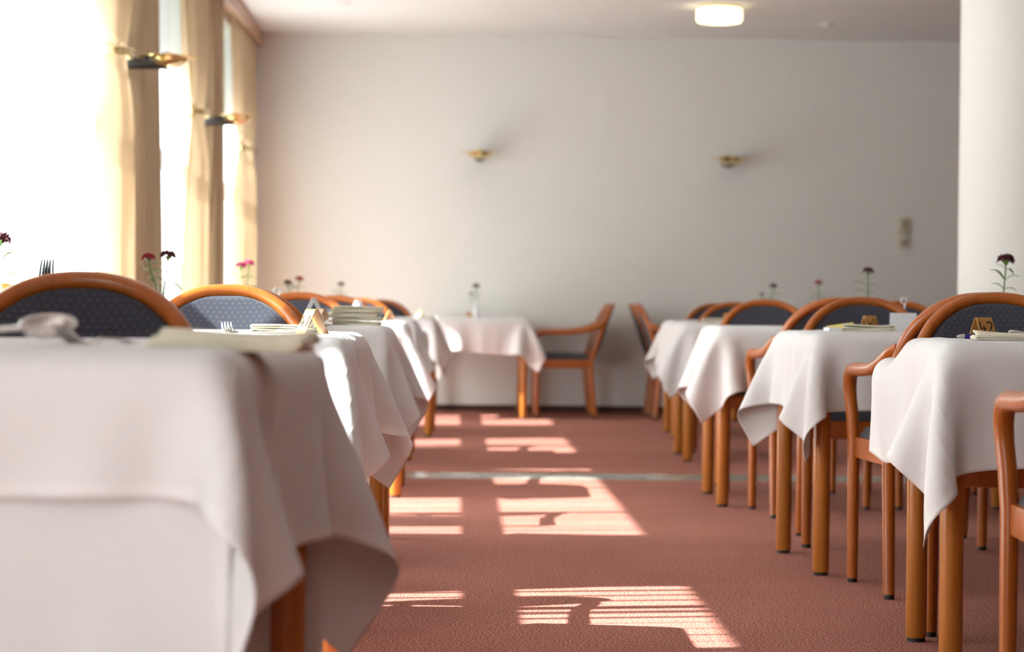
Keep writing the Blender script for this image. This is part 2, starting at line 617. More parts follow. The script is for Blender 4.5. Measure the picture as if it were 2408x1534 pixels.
def drape(y_top, y_tie, y_bot, label, seed, tie=True, pleats=7, parent=None, depth=0.058, xc=-1.64):
    """pleated side curtain; y_* = (from, to) at the top, at the tieback and at the hem"""
    rnd = random.Random(seed)
    ph = rnd.uniform(0, 6)
    jit = [rnd.uniform(0.7, 1.3) for _ in range(pleats + 3)]
    ZT, ZTOP = 2.0, 2.90

    def edge(z):
        if tie:
            if z > ZT:
                t = (z - ZT) / (ZTOP - ZT)
                t = t ** 0.75
                return (y_tie[0] + (y_top[0] - y_tie[0]) * t, y_tie[1] + (y_top[1] - y_tie[1]) * t)
            t = (ZT - z) / ZT
            t = 1 - math.exp(-3.2 * t)
            return (y_tie[0] + (y_bot[0] - y_tie[0]) * t, y_tie[1] + (y_bot[1] - y_tie[1]) * t)
        t = 1 - z / ZTOP
        return (y_top[0] + (y_bot[0] - y_top[0]) * t, y_top[1] + (y_bot[1] - y_top[1]) * t)

    def fn(u, v):
        z = 0.02 + v * (ZTOP - 0.02)
        e0, e1 = edge(z)
        W = e1 - e0
        pin = 1.0
        if tie:
            pin = 1 - 0.45 * math.exp(-((z - ZT) / 0.16) ** 2)
        k = u * pleats
        i = int(min(k, pleats - 1e-6))
        a = jit[i] * (1 - (k - i)) + jit[i + 1] * (k - i)
        th = 2 * PI * k + ph + 0.35 * math.sin(2.1 * z + i)
        y = e0 + W * u + 0.30 * W / pleats * math.sin(th) * a * 0.5
        xx = xc + depth * pin * a * math.cos(th) * min(1.0, 0.55 + 0.45 * (1 - v) + 0.2)
        return (xx, y, z)

    if parent:
        return MB().grid(fn, pleats * 12, 40).obj('curtain_drape', 'drape', parent)
    root = empty('curtain_drape', (0, 0, 0))
    MB().grid(fn, pleats * 12, 40).obj('drape_cloth', 'drape', root)
    if tie:
        c = (y_tie[0] + y_tie[1]) / 2
        hw = (y_tie[1] - y_tie[0]) / 2 + 0.03
        pts = [Vector((xc + 0.085 * math.sin(a), c + hw * math.cos(a), ZT + 0.012 * math.cos(a))) for a in [PI * 2 * q / 28 for q in range(29)]]
        MB().tube(pts, 0.006, 8, up=(0, 0, 1), flat=1.0, cap=False).obj('tieback', 'brass', root)
        t2 = MB()
        for dz in (-0.012, 0.012):
            t2.tube([p + Vector((0, 0, dz)) for p in pts], 0.007, 8, cap=False)
        t2.tube([(xc + 0.04, y_tie[1] + 0.03, ZT), (PIER_X, y_tie[1] + 0.06, ZT)], 0.008, 8)
        t2.obj('tieback_band', 'brass', root)
    return tag(root, label, 'curtain', 'beige drapes on the window wall')


drape((6.35, 7.3), (6.7, 7.15), (6.5, 7.3), None, 3, parent=WINOBJ[1])
drape((7.52, 8.2), None, (7.52, 8.4), None, 4, tie=False, parent=WINOBJ[2])
drape((10.95, 11.87), (11.28, 11.72), (11.2, 11.95), 'cream drape gathered by a brass band, left of the nearest brass lamp', 5, pleats=5)
drape((12.06, 12.95), None, (12.1, 13.35), 'shaded beige drape hanging straight behind the nearest brass lamp', 6, tie=False, pleats=4)
drape((14.25, 15.5), (14.75, 15.3), (14.5, 15.5), 'cream drape gathered by a brass band before the second brass lamp', 7, pleats=5)
drape((15.7, 16.35), None, (15.72, 16.6), 'shaded beige drape hanging straight behind the second brass lamp', 8, tie=False, pleats=4)
drape((17.55, WALL_Y - 0.06), (18.1, 18.93), (17.8, WALL_Y - 0.08), 'cream drape in the corner touching the back wall', 9, pleats=6)


# ================================================================== WALL LAMPS, CEILING FITTINGS, SWITCHES
def make_sconce():
    """local: wall plane y = 0, the lamp reaches out along -y"""
    r = empty('wall_lamp')
    CY, RD = -0.255, 0.150
    # half round black arm
    arm = MB()
    n = 12
    ring = [(0.05 * math.cos(PI + PI * i / n), 0.05 * math.sin(PI + PI * i / n) - 0.004) for i in range(n + 1)]
    vs = [(a, 0.0, b) for a, b in ring] + [(a, CY, b) for a, b in ring]
    fs = [(i, i + 1, n + 1 + i + 1, n + 1 + i) for i in range(n)] + [tuple(range(n + 1)), tuple(range(2 * n + 1, n, -1)), (0, n + 1, 2 * n + 1, n)]
    arm.add(vs, fs).obj('arm', 'dark_metal', r)
    MB().lathe([(0.0, 0.004), (0.06, 0.004), (RD - 0.002, 0.010), (RD, 0.007), (RD - 0.002, 0.004), (0.096, -0.001)], 48, (0, CY, 0)).obj('disc', 'brass', r)
    MB().lathe([(0.098, -0.001), (0.092, -0.012), (0.072, -0.028), (0.040, -0.040), (0.0, -0.044)], 40, (0, CY, 0)).obj('dish', 'brass', r)
    MB().lathe([(0.045, 0.006), (0.042, 0.018), (0.028, 0.028), (0.0, 0.033)], 28, (0, CY, 0)).obj('cap', 'brass', r)
    MB().lathe([(0.0, 0.0), (0.052, 0.0), (0.05, 0.008), (0.0, 0.010)], 24).obj('wall_plate', 'brass', r).rotation_euler = (R(90), 0, 0)
    return r


sc0 = make_sconce()
p = at(1128, 362, WALL_Y - 0.2)
sc0.location = (p.x, WALL_Y, p.z)
tag(sc0, 'brass disc wall lamp on the back wall, above the small table by the wall', 'wall lamp', 'brass disc wall lamps')
for px, py, side, lab in ((1716, 376, 'b', 'brass disc wall lamp on the back wall, nearer the light switches'),
                          (0, 11.95, 'l', 'large looking brass disc lamp on a black arm beside the nearest drapes'),
                          (0, 15.6, 'l', 'smaller looking brass disc lamp on a black arm beside the farther drapes')):
    c = copy_tree(sc0)
    c['label'] = lab
    if side == 'b':
        q = at(px, py, WALL_Y - 0.2)
        c.location = (q.x, WALL_Y, q.z)
    else:
        c.location = (PIER_X, py, 2.02)
        c.rotation_euler = (0, 0, R(90))

# lit drum lamp on the ceiling
q = at(1692, 20, 17.0)
lamp = empty('ceiling_lamp', (q.x, 17.0, CEIL_Z))
MB().lathe([(0.0, 0.0), (0.152, 0.0), (0.152, -0.018), (0.0, -0.018)], 40).obj('base_plate', 'brass', lamp)
mm, n_, l_ = new_mat('lit_opal_glass')
e_ = n_.new('ShaderNodeEmission')
e_.inputs[0].default_value = (1.0, 0.86, 0.52, 1)
e_.inputs[1].default_value = 2.2
lw_ = n_.new('ShaderNodeBsdfDiffuse')
lw_.inputs[0].default_value = (0.8, 0.78, 0.68, 1)
ad_ = n_.new('ShaderNodeAddShader')
o_ = n_.new('ShaderNodeOutputMaterial')
l_.new(e_.outputs[0], ad_.inputs[0])
l_.new(lw_.outputs[0], ad_.inputs[1])
l_.new(ad_.outputs[0], o_.inputs[0])
M['opal'] = mm
MB().lathe([(0.150, -0.018), (0.160, -0.030), (0.160, -0.100), (0.150, -0.113), (0.12, -0.118), (0.0, -0.118)], 40).obj('glass_drum', 'opal', lamp)
tag(lamp, 'lit drum lamp with glowing opal glass on the ceiling', 'ceiling lamp')

# faint ceiling fittings
for px, py, rr, lab in ((797, 8, 0.09, 'flat round white speaker cover in the ceiling near the window side'),
                        (812, 41, 0.035, 'small round sprinkler cover behind the ceiling speaker'),
                        (1174, 75, 0.03, 'tiny round ceiling cover close above the first back wall lamp'),
                        (1384, 51, 0.035, 'small round ceiling cover halfway between the wall lamps'),
                        (1945, 57, 0.06, 'small smoke detector on the ceiling to the right of the lit drum lamp')):
    d0 = CAMROT @ Vector(((px - IMG_W / 2) / FPX, (IMG_H / 2 - py) / FPX, -1.0))
    t = (CEIL_Z - CAM_Z) / d0.z
    o = empty('ceiling_fitting', (d0.x * t, d0.y * t, CEIL_Z))
    MB().lathe([(rr, 0.0), (rr, -0.004), (rr * 0.9, -0.008), (0.0, -0.009)], 28).obj('cover_plate', 'ceiling', o)
    MB().lathe([(rr * 0.55, -0.008), (rr * 0.5, -0.02 if rr > 0.05 and px > 1900 else -0.012), (0.0, -0.02 if px > 1900 else -0.013)], 20).obj('cover_boss', 'ceiling', o)
    tag(o, lab, 'ceiling fitting')
d0 = CAMROT @ Vector(((1505 - IMG_W / 2) / FPX, (IMG_H / 2 - 87) / FPX, -1.0))
t = (CEIL_Z - CAM_Z) / d0.z
hatch = empty('access_hatch', (d0.x * t, min(d0.y * t, 18.8), CEIL_Z))
MB().box((-0.19, -0.12, -0.005), (0.19, 0.12, 0.0), 0.002).obj('hatch_panel', 'ceiling', hatch, smooth=False)
hf = MB()
for lo, hi in (((-0.2, -0.13, -0.008), (0.2, -0.12, 0)), ((-0.2, 0.12, -0.008), (0.2, 0.13, 0)), ((-0.2, -0.12, -0.008), (-0.19, 0.12, 0)), ((0.19, -0.12, -0.008), (0.2, 0.12, 0))):
    hf.box(lo, hi)
hf.obj('hatch_frame', 'ceiling', hatch, smooth=False)
tag(hatch, 'faint rectangular access hatch in the ceiling between the wall lamps', 'hatch')
q = at(1422, 243, WALL_Y)
o = MB().lathe([(0.0, 0.0), (0.085, 0.0), (0.085, 0.003), (0.08, 0.004), (0.0, 0.004)], 36).obj('wall_cover_disc', 'wall')
o.location = (q.x, WALL_Y, q.z)
o.rotation_euler = (R(90), 0, 0)
tag(o, 'faint round wall-coloured cover disc high on the back wall', 'cover')

# switch plates
q = at(2125, 533, WALL_Y)
sw = empty('wall_switch', (q.x, WALL_Y, q.z))
MB().box((-0.048, -0.014, -0.072), (0.048, 0, 0.072), 0.004).obj('plate', 'ivory', sw)
MB().box((-0.036, -0.018, -0.062), (0.036, -0.012, 0.062), 0.003).obj('rocker', 'ivory', sw)
for dz in (0.036, 0.004):
    b_ = MB().lathe([(0.0, 0.006), (0.010, 0.005), (0.011, 0.0)], 16).obj('push_button', 'black', sw)
    b_.location = (0.0, -0.018, dz)
    b_.rotation_euler = (R(90), 0, 0)
tag(sw, 'tall ivory switch plate with two dark buttons on the back wall', 'switch')
q = at(2125, 572, WALL_Y)
sw = empty('key_switch', (q.x, WALL_Y, q.z))
MB().box((-0.042, -0.014, -0.042), (0.042, 0, 0.042), 0.004).obj('plate', 'ivory', sw)
k_ = MB().lathe([(0.0, 0.008), (0.014, 0.006), (0.015, 0.0)], 18).obj('key_barrel', 'black', sw)
k_.location = (0, -0.014, 0)
k_.rotation_euler = (R(90), 0, 0)
tag(sw, 'small square ivory key switch below the tall switch plate', 'switch')
# wooden coat rail whose end shows past the column
q = at(2254, 388, WALL_Y)
cr = empty('coat_rail', (q.x, WALL_Y, q.z))
MB().box((0.0, -0.022, -0.03), (0.9, 0.0, 0.03), 0.008).obj('rail_board', 'wood', cr)
for i in range(5):
    MB().tube([(0.06 + i * 0.19, -0.02, 0), (0.06 + i * 0.19, -0.06, 0.01), (0.06 + i * 0.19, -0.075, 0.03)], [0.011, 0.010, 0.014], 10).obj('peg', 'wood', cr)
tag(cr, 'brown wooden coat rail on the back wall peeking out behind the column', 'coat rail')


# ================================================================== CHAIRS
HZ0, HSEMI, HW = 0.600, 0.245, 0.228


def lean(z):
    return -0.200 - 0.30 * max(z - 0.42, 0.0) - 0.06 * max(z - 0.42, 0) ** 2


def hoop_pt(xx, z):
    return Vector((xx, lean(z) - 0.028 * (1 - (xx / HW) ** 2), z))


def make_chair():
    r = empty('armchair')
    # rear legs
    for s in (-1, 1):
        pts = [(s * 0.226, -0.235, 0.012), (s * 0.225, -0.222, 0.12), (s * 0.224, -0.208, 0.27), (s * 0.224, -0.200, 0.40), (s * 0.225, -0.206, 0.47)]
        lg = MB().tube(pts, [0.0165, 0.0175, 0.0185, 0.019, 0.019], 14).obj('leg', 'wood', r)
        MB().tube([(s * 0.226, -0.236, 0.0), (s * 0.226, -0.235, 0.013)], 0.0155, 14).obj('glide', 'black', lg)
    # front legs run up into the arms
    for s in (-1, 1):
        pts = [Vector((s * 0.236, 0.200, 0.012)), Vector((s * 0.236, 0.200, 0.20)), Vector((s * 0.236, 0.200, 0.42)), Vector((s * 0.240, 0.206, 0.50))]
        lg = MB().tube(pts, [0.0165, 0.0172, 0.0185, 0.019], 14).obj('leg', 'wood', r)
        MB().tube([(s * 0.236, 0.200, 0.0), (s * 0.236, 0.200, 0.013)], 0.0155, 14).obj('glide', 'black', lg)
        pts = [Vector((s * 0.239, 0.205, 0.49)), Vector((s * 0.2445, 0.214, 0.55)), Vector((s * 0.247, 0.214, 0.585)), Vector((s * 0.248, 0.203, 0.613)), Vector((s * 0.248, 0.180, 0.630)),
               Vector((s * 0.248, 0.140, 0.636)), Vector((s * 0.248, 0.04, 0.637)), Vector((s * 0.248, -0.08, 0.642)), Vector((s * 0.247, -0.17, 0.657)), Vector((s * 0.242, -0.232, 0.676)),
               Vector((s * 0.234, -0.266, 0.694)), Vector((s * 0.220, -0.290, 0.706))]
        rad = [0.019, 0.0195, 0.0205, 0.0215, 0.0215, 0.021, 0.020, 0.019, 0.0185, 0.019, 0.0185, 0.014]
        MB().tube(pts, rad, 14, up=(1, 0, 0)).obj('armrest', 'wood', r)
    # bent hoop of the back
    half = []
    ne = 2.25
    for i in range(25):
        t = PI / 2 * i / 24
        half.append((HW * math.cos(t) ** (2 / ne), HZ0 + HSEMI * math.sin(t) ** (2 / ne)))
    side = [(0.226, 0.46), (0.2268, 0.50), (0.2275, 0.55)]
    prof = side + half
    pts = [hoop_pt(a, b) for a, b in prof] + [hoop_pt(-a, b) for a, b in reversed(prof[:-1])]
    MB().tube(pts, 0.0195, 14, up=(0, 1, 0), flat=0.88).obj('back_frame', 'wood', r)
    # padded back panel
    def wz(z):
        if z <= HZ0:
            return 0.213
        q = min((z - HZ0) / (HSEMI - 0.013), 1.0)
        return 0.213 * max(1 - q ** ne, 0.0) ** (1 / ne)

    zb, zt = 0.478, HZ0 + HSEMI - 0.014
    mb = MB()
    NU, NV = 26, 26
    for sg in (1, -1):
        def fn(u, v, sg=sg):
            vv = 1 - (1 - v) ** 1.7
            z = zb + (zt - zb) * vv
            a = (2 * u - 1)
            xx = wz(z) * a
            ed = min(1.0, (1 - abs(a)) / 0.12, (vv) / 0.06, (1 - vv) / 0.03)
            th = 0.005 + 0.0125 * math.sqrt(max(0.0, 1 - (1 - max(ed, 0)) ** 2))
            pnt = hoop_pt(xx, z)
            return (pnt.x, pnt.y + sg * th, pnt.z)
        mb.grid(fn, NU, NV)
        if sg == 1:
            nf = len(mb.f)
    mb.f = mb.f[:nf] if False else [tuple(reversed(f)) if i < nf else f for i, f in enumerate(mb.f)]
    w = NU + 1
    off = (NU + 1) * (NV + 1)
    ring = [i for i in range(w)] + [j * w + NU for j in range(1, NV + 1)] + [NV * w + i for i in range(NU - 1, -1, -1)] + [j * w for j in range(NV - 1, 0, -1)]
    for i in range(len(ring)):
        a, b = ring[i], ring[(i + 1) % len(ring)]
        mb.f.append((a, b, b + off, a + off))
    mb.obj('backrest', 'fabric', r)
    # lower back rail
    MB().tube([hoop_pt(-0.222, 0.472), hoop_pt(-0.11, 0.472), hoop_pt(0, 0.472), hoop_pt(0.11, 0.472), hoop_pt(0.222, 0.472)], 0.017, 10, up=(0, 0, 1), flat=0.8).obj('back_rail', 'wood', r)
    # seat rails
    fr = MB()
    fr.box((-0.222, 0.186, 0.372), (0.222, 0.212, 0.434), 0.006)
    fr.box((-0.222, -0.214, 0.372), (0.222, -0.190, 0.434), 0.006)
    fr.box((0.213, -0.20, 0.372), (0.237, 0.20, 0.434), 0.006)
    fr.box((-0.237, -0.20, 0.372), (-0.213, 0.20, 0.434), 0.006)
    fr.obj('seat_frame', 'wood', r)
    # seat cushion
    def cush(u, v):
        a, b = 2 * u - 1, 2 * v - 1
        e = max(abs(a), abs(b))
        q = max(0.0, (e - 0.80) / 0.20)
        zz = 0.468 - 0.034 * (1 - math.sqrt(max(0.0, 1 - q * q))) + 0.008 * (1 - a * a) * (1 - b * b)
        return (0.222 * a, 0.005 + 0.207 * b, zz)
    sb = MB().grid(cush, 20, 20)
    sb.box((-0.213, -0.19, 0.395), (0.213, 0.19, 0.44))
    sb.obj('seat', 'fabric', r)
    return r


CH0 = make_chair()
_used = [False]
CH_GROUP = 'wooden armchairs with slate blue oval backs'


def chair(X, Y, face, label, jit=0.0):
    """X, Y of the seat middle; face 0 = looks to the back wall, 180 = looks at the camera, 90 = left, -90 = right"""
    if not _used[0]:
        o = CH0
        _used[0] = True
    else:
        o = copy_tree(CH0)
    o.location = (X, Y, 0)
    o.rotation_euler = (0, 0, R(face + jit))
    return tag(o, label, 'chair', CH_GROUP)


W = 'blue-backed wooden armchair '
# window side row (L) -------------------------------------------------
chair(-0.675, 4.02, 180, W + 'directly behind the blurred foreground table, the biggest looking back', 1)
chair(-0.635, 6.215, 180, W + 'in a patch of sunlight, second biggest looking back on the window side', -1)
chair(-1.275, 6.24, 180, W + 'at the picture edge, only an orange sliver beside the biggest back', 2)
chair(-0.655, 7.51, 0, W + 'tucked close behind the sunlit chair, back to back with it', 0)
chair(-1.26, 7.51, 0, W + 'mostly hidden near the window behind the biggest looking chair back', 1)
chair(-0.615, 9.06, 180, W + 'behind the two white tent cards on the window side', 1)
chair(-0.60, 11.22, 180, W + 'behind the stack of folded napkins, fourth along the window side', -1)
chair(-0.585, 13.74, 180, W + 'fifth along the window side, showing a thin orange arc', 0)
chair(-0.525, 16.24, 180, W + 'last along the window side before the table at the back wall', 1)
# aisle side row (T) --------------------------------------------------
chair(1.30, 4.47, 0, W + 'cut off by the picture edge in front of table 42', -3)
chair(1.428, 6.16, 180, W + 'facing the camera right behind table 42', -4)
chair(1.425, 6.99, 0, W + 'with its arm beside the draped corner of table 42', 3)
chair(1.44, 8.40, 180, W + 'right behind the number 40 table card', -4)
chair(2.03, 8.38, 180, W + 'second behind table 40, farther from the aisle', -2)
chair(1.445, 9.62, 0, W + 'behind the table 40 chair, arm showing between two cloths', 3)
chair(2.04, 9.64, 0, W + 'before the column, near side of the third aisle table', 0)
chair(1.425, 10.88, 180, W + 'mid aisle row, below the pair of small dark flowers', 0)
chair(2.06, 10.90, 180, W + 'behind the white wire loop, a sliver of orange frame', 0)
chair(1.585, 13.86, 180, W + 'fifth along the aisle side, behind a pale napkin and card', -6)
chair(1.775, 16.36, 180, W + 'farthest along the aisle, leftmost of three overlapping backs', 0)
# at the back wall ----------------------------------------------------
chair(0.785, 18.17, 90, W + 'in side view at the small back wall table, the nearer of two', 0)
chair(0.785, 18.71, 90, W + 'in side view at the back wall table, closest to the wall', 0)
chair(1.70, 18.04, -90, W + 'in side view beyond the farthest aisle table, nearer of the pair', -2)
chair(1.69, 18.63, -90, W + 'in side view beyond the farthest aisle table, next to the wall', -1)


# ================================================================== TABLES
TA, TB, TH = 0.60, 0.37, 0.732          # half width, half depth, top height
INSET = 0.033


def make_table():
    r = empty('dining_table')
    MB().box((-TA + 0.011, -TB + 0.011, TH - 0.030), (TA - 0.011, TB - 0.011, TH), 0.0145).obj('tabletop', 'wood_table', r)
    ap = MB()
    for s in (-1, 1):
        ap.box((-TA + 0.06, s * (TB - 0.045) - 0.011, TH - 0.108), (TA - 0.06, s * (TB - 0.045) + 0.011, TH - 0.028))
        ap.box((s * (TA - 0.045) - 0.011, -TB + 0.05, TH - 0.108), (s * (TA - 0.045) + 0.011, TB - 0.05, TH - 0.028))
    ap.obj('apron', 'wood_table', r)
    for sx in (-1, 1):
        for sy in (-1, 1):
            c = (sx * (TA - INSET), sy * (TB - INSET))
            lg = MB().tube([(*c, 0.010), (*c, 0.016), (*c, 0.4), (*c, TH - 0.03)], [0.0235, 0.0255, 0.0258, 0.0258], 24).obj('leg', 'wood_table', r)
            MB().tube([(*c, 0.0), (*c, 0.011)], 0.0225, 20).obj('glide', 'black', lg)
    return r


T0 = make_table()
_tused = [False]


def table(X, Y, rz, label):
    if not _tused[0]:
        o = T0
        _tused[0] = True
    else:
        o = copy_tree(T0)
    o.location = (X, Y, 0)
    o.rotation_euler = (0, 0, R(rz))
    return tag(o, label, 'table', 'round-legged wooden dining tables')


# ------------------------------------------------------------------ cloth draping (position based dynamics)
def drape_cloth(ox0, ox1, oy0, oy1, seed, rot=0.0, shift=(0, 0), top=TH, grow=0.009, caps=(), steps=250, iters=14, sp=0.031, stiff=0.10, kick=0.35, steer=(), shear=0.15, grav=5.0):
    """cloth hanging ox0/ox1/oy0/oy1 beyond the left/right/front/back edge; returns (n x m grid)"""
    rng = np.random.default_rng(seed)
    Lx, Ly = 2 * TA + ox0 + ox1, 2 * TB + oy0 + oy1
    nx, ny = int(round(Lx / sp)) + 1, int(round(Ly / sp)) + 1
    gx, gy = np.meshgrid(np.linspace(-TA - ox0, TA + ox1, nx), np.linspace(-TB - oy0, TB + oy1, ny), indexing='ij')
    cr, sr = math.cos(rot), math.sin(rot)
    P = np.stack([gx * cr - gy * sr + shift[0], gx * sr + gy * cr + shift[1], np.full_like(gx, top + grow + 0.001)], -1)
    rest_x, rest_y = Lx / (nx - 1), Ly / (ny - 1)
    diag = math.hypot(rest_x, rest_y)
    V = np.zeros_like(P)
    lowf = np.zeros_like(gx)
    for _ in range(5):
        kx, ky = rng.uniform(-5, 5, 2)
        lowf += np.sin(kx * gx + ky * gy + rng.uniform(0, 6))
    ha, hb = TA + grow, TB + grow
    rr = 0.010
    dt = 1 / 60.0

    def cons(A, B, rest, k):
        d = B - A
        ln = np.sqrt((d * d).sum(-1, keepdims=True)) + 1e-9
        c = d * ((ln - rest) / ln * (0.5 * k))
        A += c
        B -= c

    def collide(Q):
        x, y, z = Q[..., 0], Q[..., 1], Q[..., 2]
        # rounded box, open downwards
        qx = np.abs(x) - (ha - rr)
        qy = np.abs(y) - (hb - rr)
        qz = z - (top + grow - rr)
        below = (qx < rr) & (qy < rr) & (qz < rr)
        px, py, pz = np.maximum(qx, 0), np.maximum(qy, 0), np.maximum(qz, 0)
        ln = np.sqrt(px * px + py * py + pz * pz)
        out = below & (ln > 1e-9) & (ln < rr)
        s = np.where(out, (rr / np.maximum(ln, 1e-9)), 1.0)
        nx_, ny_, nz_ = px * s, py * s, pz * s
        Q[..., 0] = np.where(out & (qx > 0), np.sign(x) * (ha - rr + nx_), x)
        Q[..., 1] = np.where(out & (qy > 0), np.sign(y) * (hb - rr + ny_), y)
        Q[..., 2] = np.where(out & (qz > 0), top + grow - rr + nz_, z)
        deep = below & (ln <= 1e-9)
        # least penetration
        dx, dy, dz = -qx, -qy, -qz
        m_ = np.minimum(np.minimum(dx, dy), dz)
        sel = deep & (m_ == dz)
        Q[..., 2] = np.where(sel, top + grow, Q[..., 2])
        sel = deep & (m_ == dx) & (m_ < dz)
        Q[..., 0] = np.where(sel, np.sign(x) * ha, Q[..., 0])
        sel = deep & (m_ == dy) & (m_ < dz) & (m_ < dx)
        Q[..., 1] = np.where(sel, np.sign(y) * hb, Q[..., 1])
        touch[...] = False
        for a, b, r in caps:
            a = np.asarray(a)
            b = np.asarray(b)
            ab = b - a
            tt = np.clip(((Q - a) @ ab) / (ab @ ab), 0, 1)[..., None]
            c = a + tt * ab
            d = Q - c
            l2 = np.sqrt((d * d).sum(-1, keepdims=True)) + 1e-9
            hit = l2 < r
            touch[...] |= hit[..., 0]
            Q[...] = np.where(hit, c + d / l2 * r, Q)

    touch = np.zeros(P.shape[:2], bool)
    for st in range(steps):
        V[..., 2] -= grav * dt
        if st < 50:
            V[..., 0] += kick * dt * np.sign(gx) * (0.6 + 0.4 * lowf)
            V[..., 1] += kick * dt * np.sign(gy) * (0.6 + 0.4 * np.roll(lowf, 3, 0))
        if st < 110:
            for sx, sy, ax, ay in steer:
                mk = (gx * sx > TA - 0.02) & (gy * sy > TB - 0.02)
                V[mk, 0] += ax * dt
                V[mk, 1] += ay * dt
        V *= 0.965
        Q = P + V * dt
        for it in range(iters):
            cons(Q[0:-1:2], Q[1::2][:Q[0:-1:2].shape[0]], rest_x, 1)
            a = Q[1:-1:2]
            cons(a, Q[2::2][:a.shape[0]], rest_x, 1)
            a = Q[:, 0:-1:2]
            cons(a, Q[:, 1::2][:, :a.shape[1]], rest_y, 1)
            a = Q[:, 1:-1:2]
            cons(a, Q[:, 2::2][:, :a.shape[1]], rest_y, 1)
            for p0 in (0, 1):
                a = Q[p0:-1:2]
                b = Q[p0 + 1::2][:a.shape[0]]
                cons(a[:, :-1], b[:, 1:], diag, shear)
                cons(a[:, 1:], b[:, :-1], diag, shear)
            for p0 in (0, 1):
                for q0 in (0, 2):
                    a = Q[p0 + q0:-2:4]
                    cons(a, Q[p0 + q0 + 2::4][:a.shape[0]], 2 * rest_x, stiff)
                    a = Q[:, p0 + q0:-2:4]
                    cons(a, Q[:, p0 + q0 + 2::4][:, :a.shape[1]], 2 * rest_y, stiff)
            collide(Q)
        V = (Q - P) / dt
        ontop = Q[..., 2] > top + grow - 0.004
        V[ontop, 0] *= 0.4
        V[ontop, 1] *= 0.4
        V[touch] *= 0.15
        P = Q
    # press the part that lies on the table flat
    return P


def cloth_obj(P, label, cat='tablecloth', group='white tablecloths', name='tablecloth', mirror=False):
    nx, ny = P.shape[:2]
    Q = P.copy()
    if mirror:
        Q[..., 0] *= -1
    vs = Q.reshape(-1, 3).tolist()
    fs = [(i * ny + j, (i + 1) * ny + j, (i + 1) * ny + j + 1, i * ny + j + 1) for i in range(nx - 1) for j in range(ny - 1)]
    if mirror:
        fs = [tuple(reversed(f)) for f in fs]
    mb = MB()
    mb.add(vs, fs)
    me = mb.mesh(name, 'linen')
    ii, jj = np.meshgrid(np.arange(nx), np.arange(ny), indexing='ij')
    dd = np.minimum(np.minimum(ii, nx - 1 - ii), np.minimum(jj, ny - 1 - jj)) * 0.030
    at_ = me.attributes.new('hem', 'FLOAT', 'POINT')
    at_.data.foreach_set('value', dd.reshape(-1).astype(np.float32))
    for p_ in me.polygons:
        p_.use_smooth = True
    o = link(name, me)
    ss = o.modifiers.new('smooth', 'SUBSURF')
    ss.levels = 1
    ss.render_levels = 2
    ss.boundary_smooth = 'PRESERVE_CORNERS'
    so = o.modifiers.new('thickness', 'SOLIDIFY')
    so.thickness = 0.0016
    so.offset = 1.0
    return tag(o, label, cat, group)


def place(o, t):
    o.location = t.location
    o.rotation_euler = t.rotation_euler
    return o


def loc(tX, tY, rz, wx, wy, z):
    """world point in a table's own frame"""
    c, s = math.cos(R(rz)), math.sin(R(rz))
    dx, dy = wx - tX, wy - tY
    return (dx * c + dy * s, -dx * s + dy * c, z)


TABLES = {}


def put(key, X, Y, rz, tl):
    TABLES[key] = (X, Y, rz, table(X, Y, rz, tl))


lx, ly = TA - INSET, TB - INSET


def from_left(key, bx, by, rz, tl):
    """place by the back leg on the aisle side of a table right of the aisle"""
    c, s = math.cos(R(rz)), math.sin(R(rz))
    put(key, bx + lx * c + ly * s, by + lx * s - ly * c, rz, tl)


def from_right(key, fx, fy, rz, tl):
    """place by the front leg on the aisle side of a table left of the aisle"""
    c, s = math.cos(R(rz)), math.sin(R(rz))
    put(key, fx - lx * c - ly * s, fy - lx * s + ly * c, rz, tl)


TW = 'round-legged wooden table '
put('L1', -0.24 - TA, 3.25, -5, TW + 'under the blurred cloths in the foreground')
from_right('L2', -0.275, 5.28, -1, TW + 'on the window side with the upright brown number card')
from_right('L3', -0.262, 7.78, 0, TW + 'on the window side under the stack of folded napkins')
from_right('L4', -0.262, 10.25, 0, TW + 'on the window side under the sunlit cloth hem')
from_right('L5', -0.265, 12.78, 0, TW + 'on the window side, fifth from the camera')
from_right('L6', -0.187, 15.2, -1, TW + 'on the window side, the last before the back wall table')
put('WL', 0.48 + INSET - TB, 17.75 - INSET + TA, 90, TW + 'standing end-on against the back wall beside the side-view chairs')
from_left('T42', 1.125, 5.886, -4.5, TW + 'with number 42, nearest on the aisle side')
from_left('T40', 1.088, 8.03, 2, TW + 'with number 40, second on the aisle side')
from_left('T3', 1.10, 10.6, -0.8, TW + 'third on the aisle side')
from_left('T4', 1.235, 13.53, -1, TW + 'fourth on the aisle side')
from_left('T5', 1.385, 15.98, -1, TW + 'fifth on the aisle side near the marble strip end')
put('T6', 2.36, 18.28, 90, TW + 'at the back wall behind the aisle row')

